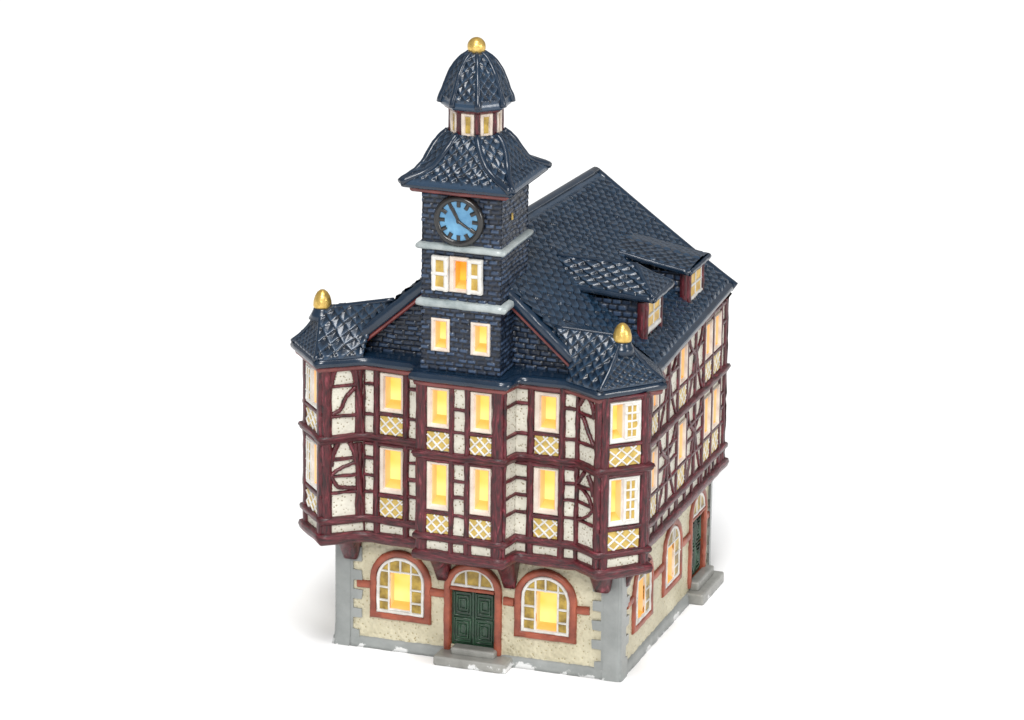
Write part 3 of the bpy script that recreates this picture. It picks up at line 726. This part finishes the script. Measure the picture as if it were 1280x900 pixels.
build_main(1); build_main(-1)
ridge = [(axis_x(y), y, 17.55 - .024 * (y + .9)) for y in np.linspace(-.9, 13.5, 20)]
mb = MB(); tube(mb, ridge, .2, 10, .7); obj('ridge_cap', mb, M['slate_rim'], house)
# rear verge and rear gable
def verge_pts(y, sgn, n=16, dmin=0, dmax=None, front=False):
    ax = float(axis_x(y)); xe = 6.95 - (.032 if sgn > 0 else .16) * max(0, min(12, y - 2)); dm = xe - sgn * ax
    return [(ax + sgn * d, y, float(roof_z(np.array(y), np.array(d), dm, 4.0 if sgn > 0 or front else 90.0))) for d in np.linspace(dmin, dm if dmax is None else dmax, n)]
mb = MB()
for sg in (1, -1): tube(mb, [(x, y, z - .12) for x, y, z in verge_pts(13.5, sg)], .22, 10)
obj('rear_verge', mb, M['slate_rim'], house)
mb = MB(); g = list(reversed(verge_pts(13.05, -1))) + verge_pts(13.05, 1)[1:]
mb.add([(x, 13.05, z - .25) for x, y, z in g] + [(6.4, 13.05, 12.3), (-4.7, 13.05, 12.0)], [tuple(range(len(g) + 2))][::-1]); obj('rear_gable', mb, M['brick'], house)

# front verges: thick rolled edge with oxblood fascia
for sg in (1, -1):
    P = verge_pts(-.9, sg, 22, 0, 4.62 if sg > 0 else 4.3)
    mb = MB(); rings = []
    for i, (x, y, z) in enumerate(P):
        l = .035 * math.sin(i * 2.1) + rnd.uniform(-.015, .015)
        t = 1 if i < len(P) - 1 else .55
        rings.append([(x, -.55, z - .5), (x, -.93, z - .5), (x, -1.02, z - .44), (x, -1.06, z - .25), (x, -1.05 + l, z - .05), (x, -.95 + l, z + .09 * t + l), (x, -.78, z + .14 * t + l), (x, -.55, z + .12 * t + l), (x, -.35, z - .02)])
    loops(mb, rings, True, False, False, False)
    mb.add(rings[-1], [tuple(range(9))]); obj('verge', mb, M['slate_rim'], house)
    mb = MB(); rings = [[(x, -.5, z - .50), (x, -.88, z - .50), (x, -.92, z - .56), (x, -.92, z - .64), (x, -.85, z - .70), (x, -.5, z - .70)] for x, y, z in P]
    loops(mb, rings, False, False); mb.add(rings[-1], [tuple(range(6))]); obj('fascia', mb, M['fascia'], house)
# front gable wall of slate bricks
def gable(u, v):
    x = -4.9 + 9.3 * u; d = np.abs(x + .27); top = np.interp(d, FD, FZ) - .3; z = 12.6 + (np.maximum(top, 12.62) - 12.6) * v
    return x, np.full_like(x, -.38), z
mb = MB(); dpatch(mb, gable, 230, 100, lambda u, v, P: bricks(P[..., 0], P[..., 2], .46, .215, .07)); obj('gable_wall', mb, M['brick'], house)

# eaves
E0L, E1L, E2L = (-7.92, -.15), (-5.98, -2.42), (-4.35, -1.30)
E0R, E1R, E2R = (7.72, .05), (5.68, -2.22), (4.02, -1.36)
eave = [(-5.1, 13.45), (-6.92, 1.5), E0L, E1L, E2L, (-2.12, -1.42), (-2.05, -2.42), (1.98, -2.42), (2.2, -1.42), E2R, E1R, E0R, (6.95, 1.9), (6.55, 13.45)]
zo = [-.35, 0.0, 0, 0, 0, 0, 0, 0, 0, 0, 0, 0, .0, .28]
mb = MB(); sweep(mb, eave, [(-.55, 12.37), (-.05, 12.38), (.02, 12.44), (.04, 12.54), (.0, 12.66), (-.1, 12.73), (-.3, 12.75), (-.7, 12.78)], True, zo, jit=.008); obj('eave', mb, M['slate_rim'], house)
mb = MB(); sweep(mb, eave, [(-.9, 12.13), (-.24, 12.15), (-.15, 12.2), (-.10, 12.38), (-.5, 12.39)], True, zo, jit=.01); obj('fascia', mb, M['fascia'], house)
mb = MB(); ledge = offset_poly(eave, -.25)[4:10]
vs = [(p[0], p[1], 12.755) for p in ledge] + [(4.6, -.3, 12.78), (-4.7, -.3, 12.78)]
mb.add(vs, [tuple(range(len(vs)))]); obj('gable_ledge', mb, M['slate_rim'], house)

# oriel roofs
def quad_patch(mb, b0, b1, t0, t1, pw=.46, ph=.3, ex=1.05, amp=.13, sag=.12, st=.045, mode='tile', flipx=False, off=0, world=None):
    """bilinear patch, bottom edge b0-b1, top edge t0-t1, tiles in metric space, concave by sag"""
    b0, b1, t0, t1 = (np.array(q, float) for q in (b0, b1, t0, t1))
    H = (np.linalg.norm(t0 - b0) + np.linalg.norm(t1 - b1)) / 2; W = max(np.linalg.norm(b1 - b0), np.linalg.norm(t1 - t0))
    mid = (b0 + b1) / 2; mt_ = (t0 + t1) / 2; eb = (b1 - b0) / (np.linalg.norm(b1 - b0) + 1e-9)
    def Pf(u, v):
        P = (b0 * (1 - u)[..., None] + b1 * u[..., None]) * (1 - v)[..., None] + (t0 * (1 - u)[..., None] + t1 * u[..., None]) * v[..., None]
        P = P.copy(); P[..., 2] -= sag * np.sin(np.pi * v) * H * .35 * 2
        return P[..., 0], P[..., 1], P[..., 2]
    def h(u, v, P):
        x = (P - mid) @ eb; L = (1 - v) * H
        ed = np.clip(np.minimum(v, 1 - v) * H / .12, 0, 1)
        if world: x = P[..., 0]; L = (15.3 - P[..., 2]) * 1.12
        return washed(tiles(x + off, L, pw, ph, ex, amp), ed)
    dpatch(mb, Pf, max(4, int(W / st)), max(4, int(H / st)), h)
def sag_line(a, b, sag, n=14, lift=0):
    a, b = np.array(a, float), np.array(b, float); H = np.linalg.norm(b - a)
    out = []
    for i in range(n + 1):
        v = i / n; p = a * (1 - v) + b * v; p[2] -= sag * math.sin(math.pi * v) * H * .7; p[2] += lift; out.append(tuple(p))
    return out
def oriel_roof(sg, E0, E1, E2, A, Hh, G, back):
    z = 12.72; e0, e1, e2 = (*E0, z), (*E1, z), (*E2, z)
    pt = lambda a, b, t: tuple(np.array(a) * (1 - t) + np.array(b) * t)
    inn = lambda e, k=.03: tuple(np.array([e[0] + (A[0] - e[0]) * k, e[1] + (A[1] - e[1]) * k, e[2]]))
    e0, e1, e2 = inn(e0), inn(e1), inn(e2)
    Af = A; A = (A[0], A[1], A[2] + (.24 if sg > 0 else .10))      # the slates run up under the finial
    Mm = pt(A, Hh, .45)
    mb = MB()
    def q(b0, b1, t0, t1, **k):
        if sg > 0: quad_patch(mb, b1, b0, t1, t0, **k) if False else quad_patch(mb, b0, b1, t0, t1, **k)
        else: quad_patch(mb, b0, b1, t0, t1, **k)
    if sg < 0:   # counter-clockwise seen from outside: left to right
        quad_patch(mb, e0, e1, A, A, pw=.34, ph=.25, amp=.09, sag=.14)
        quad_patch(mb, e1, e2, A, Mm, sag=.07, pw=.54, ph=.27, amp=.15, world=1)
        quad_patch(mb, e2, G, Mm, Hh, sag=.03, pw=.54, ph=.27, amp=.15, world=1)
        quad_patch(mb, back[1], back[0], Hh, A, sag=.0, st=.09)
        quad_patch(mb, back[0], e0, A, A, sag=.1, st=.09)
    else:
        quad_patch(mb, e1, e0, A, A, pw=.42, ph=.21, amp=.13, sag=.11)
        quad_patch(mb, e2, e1, Mm, A, sag=.04, pw=.46, ph=.25, amp=.14, world=1)
        quad_patch(mb, G, e2, Hh, Mm, sag=.03, pw=.46, ph=.25, amp=.14, world=1)
        quad_patch(mb, back[0], back[1], A, Hh, sag=.0, pw=.5, ph=.235, ex=1.7, amp=.07)
        quad_patch(mb, e0, back[0], A, A, sag=.03, pw=.42, ph=.28, amp=.04)
    o = obj('corner_roof', mb, M['slate'], house)
    mb = MB(); k_ = .12 if sg < 0 else .09; tube(mb, sag_line(e1, A, k_, lift=.03), .13, 8, .8, .08); tube(mb, sag_line(e0, A, k_, lift=.0), .11, 8, .8)
    tube(mb, [pt(A if sg > 0 else Af, Hh, i / 8) for i in range(9)], .11 if sg < 0 else .07, 8, .8)
    obj('hip_rib', mb, M['slate_rim'], o)
    # neck and gilded finial
    mb = MB(); lathe(mb, Af, [(.56, Af[2] - .42), (.44, Af[2] - .2), (.37, Af[2] - .04), (.34, Af[2] + .08)], 20); obj('finial_neck', mb, M['slate_rim'], o)
    mb = MB(); lathe(mb, Af, [(.355, Af[2] + .04), (.375, Af[2] + .12), (.36, Af[2] + .30), (.305, Af[2] + .50), (.21, Af[2] + .66), (.10, Af[2] + .75), (.01, Af[2] + .77)], 22, .012); obj('finial', mb, M['gold'], o)
oriel_roof(-1, E0L, E1L, E2L, (-6.48, -.40, 14.30), (-3.35, -.75, 15.08), (-4.55, -.95, 13.35), ((-6.8, 1.6, 12.5), (-3.9, .9, 14.2)))
oriel_roof(1, E0R, E1R, E2R, (6.03, -.40, 14.28), (3.35, -.72, 14.72), (4.30, -.95, 13.30), ((6.72, 2.0, 12.74), (3.9, 1.5, 14.34)))

# ------------------------------------------------------------------ clock tower
tx0, tx1, ty0, ty1 = -1.74, 1.55, -1.95, 1.25
tc = (-.1, -.38)
T = [Face((tx0, ty0), (tx1, ty0)), Face((tx1, ty0), (tx1, ty1)), Face((tx1, ty1), (tx0, ty1)), Face((tx0, ty1), (tx0, ty0))]
TX = lambda x: x - tx0
ops = [(TX(-.33), TX(.12), 16.2, 17.3), (TX(-1.14), TX(-.70), 13.72, 14.78), (TX(.50), TX(.98), 13.72, 14.76)]
bk = lambda x, z: bricks(x, z - .05, .40, .205, .075)
for i, F in enumerate(T):
    mb = MB(); wall(mb, F, 0, F.L, 12.6, 20.5, ops if i == 0 else (), .045 if i < 2 else .08, bk); obj('tower_wall', mb, M['brick'], house)
window(T[0], TX(-1.30), TX(-.54), 13.58, 14.92, ops[1]); window(T[0], TX(.34), TX(1.12), 13.58, 14.90, ops[2])
wo = window(T[0], TX(-.56), TX(.21), 16.06, 17.48, ops[0], mat='warmwhite', glow='glow_deep')
for a, b in ((-1.26, -.60), (.21, .80)):
    mb = MB(); F = T[0]; plate(mb, F, TX(a), TX(b), 16.1, 17.44, .16, .12); obj('shutter_panes', mb, M['ochre'], wo)
    mb = MB()
    for x in (a + .08, b - .08): strip(mb, F, [(TX(x), 16.08), (TX(x), 17.46)], .20, .24, .02, jit=.01)
    for z in (16.16, 16.77, 17.38): strip(mb, F, [(TX(a), z), (TX(b), z)], .17, .225, .02, jit=.01)
    obj('shutter', mb, M['white'], wo, 'white shutter with two yellow panes, folded open')
mb = MB(); strip(mb, T[1], [(1.2, 18.85), (1.2, 19.12)], .12, .05, .0, jit=.01); obj('slit_window', mb, M['ochre_dark'], house)
tp = [(tx0, ty1), (tx0, ty0), (tx1, ty0), (tx1, ty1)]
for z0, z1, ex in ((15.36, 15.68, .0), (17.68, 17.95, 0)):
    if z0 < 16: pts = [(tx0, ty1), (tx0, ty0), (tx1 + .06, ty0), (tx1 + .06, -.55)]
    else: pts = tp
    mb = MB(); sweep(mb, pts, [(-.05, z0 - .02), (.10, z0 + .01), (.17, z0 + .06), (.19, (z0 + z1) / 2), (.16, z1 - .05), (.08, z1 - .01), (-.05, z1 + .02)], z0 > 16, jit=.014, step=.3); obj('cornice', mb, M['band'], house)
# clock
FC = T[0]; cx, cz, R0c = TX(-.18), 18.95, .93
ck = MB(); rings = []
for r, o in ((R0c + .10, 0), (R0c + .10, .1), (R0c + .04, .2), (R0c - .06, .22), (R0c - .13, .17), (R0c - .15, .1)):
    rings.append([FC.pt(cx + r * math.cos(k * math.pi / 24), cz + r * math.sin(k * math.pi / 24), o) for k in range(48)])
loops(ck, rings, True); clock = obj('clock', ck, M['black'], house)
mb = MB(); poly_plate(mb, FC, [(cx + (R0c - .1) * math.cos(k * math.pi / 24), cz + (R0c - .1) * math.sin(k * math.pi / 24)) for k in range(48)], .11, .05); obj('clock_dial', mb, M['dial'], clock)
for k in range(12):
    a = k * math.pi / 6; mb = MB()
    strip(mb, FC, [(cx + r * math.sin(a), cz + r * math.cos(a)) for r in (R0c - .12, R0c - .36)], .165, .16, .10, jit=.006, step=.1)
    obj('hour_mark', mb, M['black'], clock)
for ang, ln, wa, wb in ((-28, .56, .12, .16), (122, .54, .12, .09)):
    a = math.radians(ang); mb = MB()
    strip(mb, FC, [(cx - .05 * math.sin(a), cz - .05 * math.cos(a)), (cx + ln * math.sin(a), cz + ln * math.cos(a))], wa, .17, .11, jit=.006, step=.12, w1=wb); obj('clock_hand', mb, M['black'], clock)
mb = MB(); poly_plate(mb, FC, [(cx + .08 * math.cos(k * math.pi / 8), cz + .08 * math.sin(k * math.pi / 8)) for k in range(16)], .19, .08); obj('hand_boss', mb, M['black'], clock)

# bell-cast broach roof
TP = [(q * .93, f_, z_) for q, f_, z_ in [(2.44, 1.0, 20.38), (2.41, .98, 20.5), (2.24, .92, 20.60), (1.96, .80, 20.80), (1.78, .66, 21.06), (1.64, .55, 21.42), (1.47, .46, 21.76), (1.26, .42, 22.02), (1.02, .414, 22.2)]]
tp_h = np.cumsum([0] + [math.hypot(TP[i + 1][0] - TP[i][0], TP[i + 1][2] - TP[i][2]) for i in range(len(TP) - 1)])
def prof_at(P, v):
    hh = np.cumsum([0] + [math.hypot(P[i + 1][0] - P[i][0], P[i + 1][-1] - P[i][-1]) for i in range(len(P) - 1)])
    s_ = v * hh[-1]; return [np.interp(s_, hh, [q[k] for q in P]) for k in range(len(P[0]))] + [hh[-1]]
def rot(k, x, y):
    c, s_ = [(1, 0), (0, 1), (-1, 0), (0, -1)][k]; return c * x - s_ * y, s_ * x + c * y
mb = MB(); ribs = MB()
for k in range(4):
    def Pm(u, v, k=k):
        a, f, z, H = prof_at(TP, v); b_ = a * f; x = -b_ + 2 * b_ * u; y = -a; X_, Y_ = rot(k, x, y); return tc[0] + X_, tc[1] + Y_, z
    def Pc(u, v, k=k):
        a, f, z, H = prof_at(TP, v); b_ = a * f; x = b_ + (a - b_) * u; y = -a + (a - b_) * u; X_, Y_ = rot(k, x, y); return tc[0] + X_, tc[1] + Y_, z
    for Pf, W in ((Pm, 4), (Pc, 1.2)):
        def h(u, v, P, W=W, Pf=Pf):
            a, f, z, H = prof_at(TP, v); w_ = 2 * a * f if W == 4 else (a - a * f) * 1.41
            x = (u - .5) * w_; L = (1 - v) * H; ed = np.clip((v * H - .16) / .12, 0, 1) * np.clip((1 - v) * H / .08, 0, 1)
            return washed(tiles(x, L, .42, .235, 1.05, .13), ed)
        dpatch(mb, Pf, 90 if W == 4 else 34, 62, h)
    for sg in (1, -1):
        pts = []
        for v in np.linspace(.035, 1, 18):
            a, f, z, H = prof_at(TP, np.array(v)); X_, Y_ = rot(k, sg * (a * f + .02), -a - .04); pts.append((tc[0] + X_, tc[1] + Y_, float(z) + .0))
        tube(ribs, pts, .14, 8, 1, .05)
o = obj('tower_roof', mb, M['slate'], house); obj('hip_rib', ribs, M['slate_rim'], o)
sq = lambda a: [(tc[0] - a, tc[1] + a), (tc[0] - a, tc[1] - a), (tc[0] + a, tc[1] - a), (tc[0] + a, tc[1] + a)]
mb = MB(); sweep(mb, sq(2.20), [(-.9, 20.2), (-.06, 20.22), (.04, 20.27), (.07, 20.36), (.04, 20.46), (-.06, 20.5)], jit=.008); obj('tower_eave', mb, M['slate_rim'], o)
mb = MB(); sweep(mb, sq(1.92), [(-.5, 20.0), (.0, 20.02), (.06, 20.08), (.09, 20.21), (-.3, 20.23)], jit=.01); obj('tower_fascia', mb, M['fascia'], o)
# lantern
octo = lambda a, z, o=0.: [(tc[0] + a / math.cos(math.pi / 8) * math.cos(math.pi / 8 + k * math.pi / 4), tc[1] + a / math.cos(math.pi / 8) * math.sin(math.pi / 8 + k * math.pi / 4), z) for k in range(8)]
mb = MB(); loops(mb, [octo(.88, 21.9), octo(.88, 23.3)]); lan = obj('lantern', mb, M['timber'], house)
oc = octo(.89, 0)
for k in range(8):
    F = Face(oc[k][:2], oc[(k + 1) % 8][:2])
    mb = MB(); plate(mb, F, .1, F.L - .1, 22.1, 23.05, .04, .05); p = obj('lantern_window', mb, M['warmwhite'], lan)
    mb = MB(); strip(mb, F, [(F.L / 2, 22.28), (F.L / 2, 22.93)], .22, .055, .03, jit=.008); obj('lantern_pane', mb, M['ochre_dark'], lan)
    mb = MB(); 
    for x in (.17, F.L - .17): strip(mb, F, [(x, 22.1), (x, 23.06)], .15, .10, .0, jit=.008)
    for z in (22.16, 23.02): strip(mb, F, [(.12, z), (F.L - .12, z)], .12, .09, .0, jit=.008)
    obj('lantern_frame', mb, M['warmwhite'], lan)
    mb = MB(); strip(mb, F, [(0, 21.95), (0, 23.2)], .24, .09, -.08, jit=.01); obj('lantern_post', mb, M['timber'], lan)
mb = MB(); loops(mb, [octo(.85, 23.04), octo(1.0, 23.06), octo(1.12, 23.14), octo(1.17, 23.24), octo(.9, 23.26)]); obj('lantern_fascia', mb, M['timber'], lan)
# dome
DP = [(q * .87, z_) for q, z_ in [(1.38, 23.22), (1.46, 23.28), (1.48, 23.38), (1.43, 23.55), (1.30, 23.82), (1.17, 24.2), (1.02, 24.58), (.79, 24.92), (.54, 25.16), (.30, 25.30), (.12, 25.36)]]
mb = MB(); ribs = MB()
for k in range(8):
    a0 = math.pi / 8 + k * math.pi / 4; a1 = a0 + math.pi / 4
    def Pf(u, v, a0=a0, a1=a1):
        r, z, H = prof_at(DP, v); r = r / math.cos(math.pi / 8)
        return tc[0] + r * (np.cos(a0) * (1 - u) + np.cos(a1) * u), tc[1] + r * (np.sin(a0) * (1 - u) + np.sin(a1) * u), z
    def h(u, v, P):
        r, z, H = prof_at(DP, v); x = (u - .5) * r * .83; L = (1 - v) * H
        return washed(tiles(x, L, .36, .22, 1.05, .11), np.clip((v * H - .34) / .1, 0, 1) * np.clip((1 - v) * H / .2, 0, 1))
    dpatch(mb, Pf, 28, 70, h)
    pts = []
    for v in np.linspace(.06, .97, 20):
        r, z, H = prof_at(DP, np.array(v)); r = float(r) / math.cos(math.pi / 8) + .02; pts.append((tc[0] + r * math.cos(a0), tc[1] + r * math.sin(a0), float(z)))
    tube(ribs, pts, .135, 8, 1, .05, r1=.09)
o = obj('dome', mb, M['slate'], house); obj('hip_rib', ribs, M['slate_rim'], o)
mb = MB(); lathe(mb, tc, [(.36 * math.sin(t), 25.52 - .37 * math.cos(t)) for t in np.linspace(.02, math.pi - .02, 18)], 26, .01); obj('finial', mb, M['gold'], house)

# ------------------------------------------------------------------ dormers
def rz_at(x, y):
    ax = axis_x(y); xe = 6.95 - .032 * max(0, y - 2); return float(roof_z(np.array(float(y)), np.array(x - ax), xe - ax))
def dormer(y0, y1, xf, zb, zt, hipped):
    F = Face((xf, y0), (xf, y1)); W = y1 - y0
    mb = MB()
    # cheeks of slate bricks and front
    for yy, sgn in ((y0, 1), (y1, -1)):
        def Pf(u, v, yy=yy):
            x = xf - 3.0 + 3.0 * u if yy == y0 else xf - 3.0 * u
            return x, np.full_like(x, yy), zb - .2 + (zt - zb + .2) * v
        dpatch(mb, Pf, 60, 34, lambda u, v, P: bricks(P[..., 0], P[..., 2], .4, .25, .07))
    ch = obj('dormer', mb, M['brick'], house)
    mb = MB(); plate(mb, F, 0, W, zb - .15, zt, 0, .1); obj('dormer_front', mb, M['timber'], ch)
    mb = MB(); plate(mb, F, .24, W - .16, zb + .10, zt - .04, .05, .05); obj('window_panes', mb, M['amber'], ch)
    mb = MB(); a, b, c, d = .28, W - .20, zb + .24, zt - .08
    for x in (a, (a + b) / 2, b): strip(mb, F, [(x, c - .05), (x, d + .05)], .10, .085, .0, jit=.008)
    for z in (d, (c + d) / 2): strip(mb, F, [(a - .05, z), (b + .05, z)], .12, .095, .0, jit=.008)
    strip(mb, F, [(a - .06, c + .0), (b + .06, c + .0)], .26, .11, 0, jit=.01)
    obj('window_frame', mb, M['white'], ch)
    mb = MB()
    for x in (.10, W - .07): strip(mb, F, [(x, zb - .18), (x, zt + .02)], .24 if x < W / 2 else .16, .16, -.1, jit=.01)
    Fs = Face((xf - .4, y0), (xf + .05, y0)); strip(mb, Fs, [(.28, zb - .1), (.28, zt)], .34, .10, -.05, jit=.01)
    obj('corner_post', mb, M['timber'], ch)
    mb = MB(); rib = MB()
    if hipped:
        e = zt + .28; zr = e + .95; ym = (y0 + y1) / 2; ya, yb = y0 - .22, y1 + .25; xo = xf + .42; xr = xf - .72
        xb = 2.95
        nf, ff = (xo, ya, e), (xo, yb, e); nb, fb = (xb, ya + .15, e + .12), (xb, yb, e + .1); rp = (xr, ym, zr); rb = (1.9, ym, zr + .02)
        quad_patch(mb, nb, nf, rb, rp, pw=.62, ph=.25, ex=1.6, amp=.13, sag=.02)
        quad_patch(mb, nf, ff, rp, rp, pw=.5, ph=.22, ex=1.6, amp=.09, sag=.03)
        quad_patch(mb, ff, fb, rp, rb, pw=.5, ph=.22, ex=1.6, amp=.09, sag=.02)
        tube(rib, sag_line(nf, rp, .03, lift=.02), .12, 8, .8); tube(rib, sag_line(ff, rp, .03), .09, 8, .8); tube(rib, [lerp(rp, rb, t / 8) for t in range(9)], .10, 8, .7)
        edge = [nb, nf, ff, fb]
    else:
        e = zt + .22; ya, yb = y0 - .40, y1 + .30; xo = xf + .22; xb = 2.9
        nf, ff = (xo, ya, e), (xo, yb, e); nb, fb = (xb, ya, 15.42), (xb, yb, 15.36)
        mA, mB = (xo, (ya + yb) / 2, e + .14), (xb - .2, (ya + yb) / 2, 15.62)
        quad_patch(mb, nb, nf, mB, mA, pw=.42, ph=.24, ex=1.6, amp=.09, sag=0)
        quad_patch(mb, ff, fb, mA, mB, pw=.42, ph=.24, ex=1.6, amp=.09, sag=0)
        edge = [nb, nf, ff, fb]
    th = .20
    for i in range(3):
        a, b = np.array(edge[i]), np.array(edge[i + 1]); n = 14
        tube(rib, [tuple(a + (b - a) * t / n + np.array([0, 0, -.09 + rnd.uniform(-.02, .02)])) for t in range(n + 1)], .125, 8, 1.0, .08)
    lo = [(p[0], p[1], p[2] - .12) for p in edge]; rib.add(lo, [(3, 2, 1, 0)])
    r = obj('dormer_roof', mb, M['slate'], ch); obj('dormer_verge', rib, M['slate_rim'], ch)
dormer(2.85, 4.95, 5.90, 13.45, 14.95, True)
dormer(8.60, 10.65, 5.92, 13.12, 14.60, False)
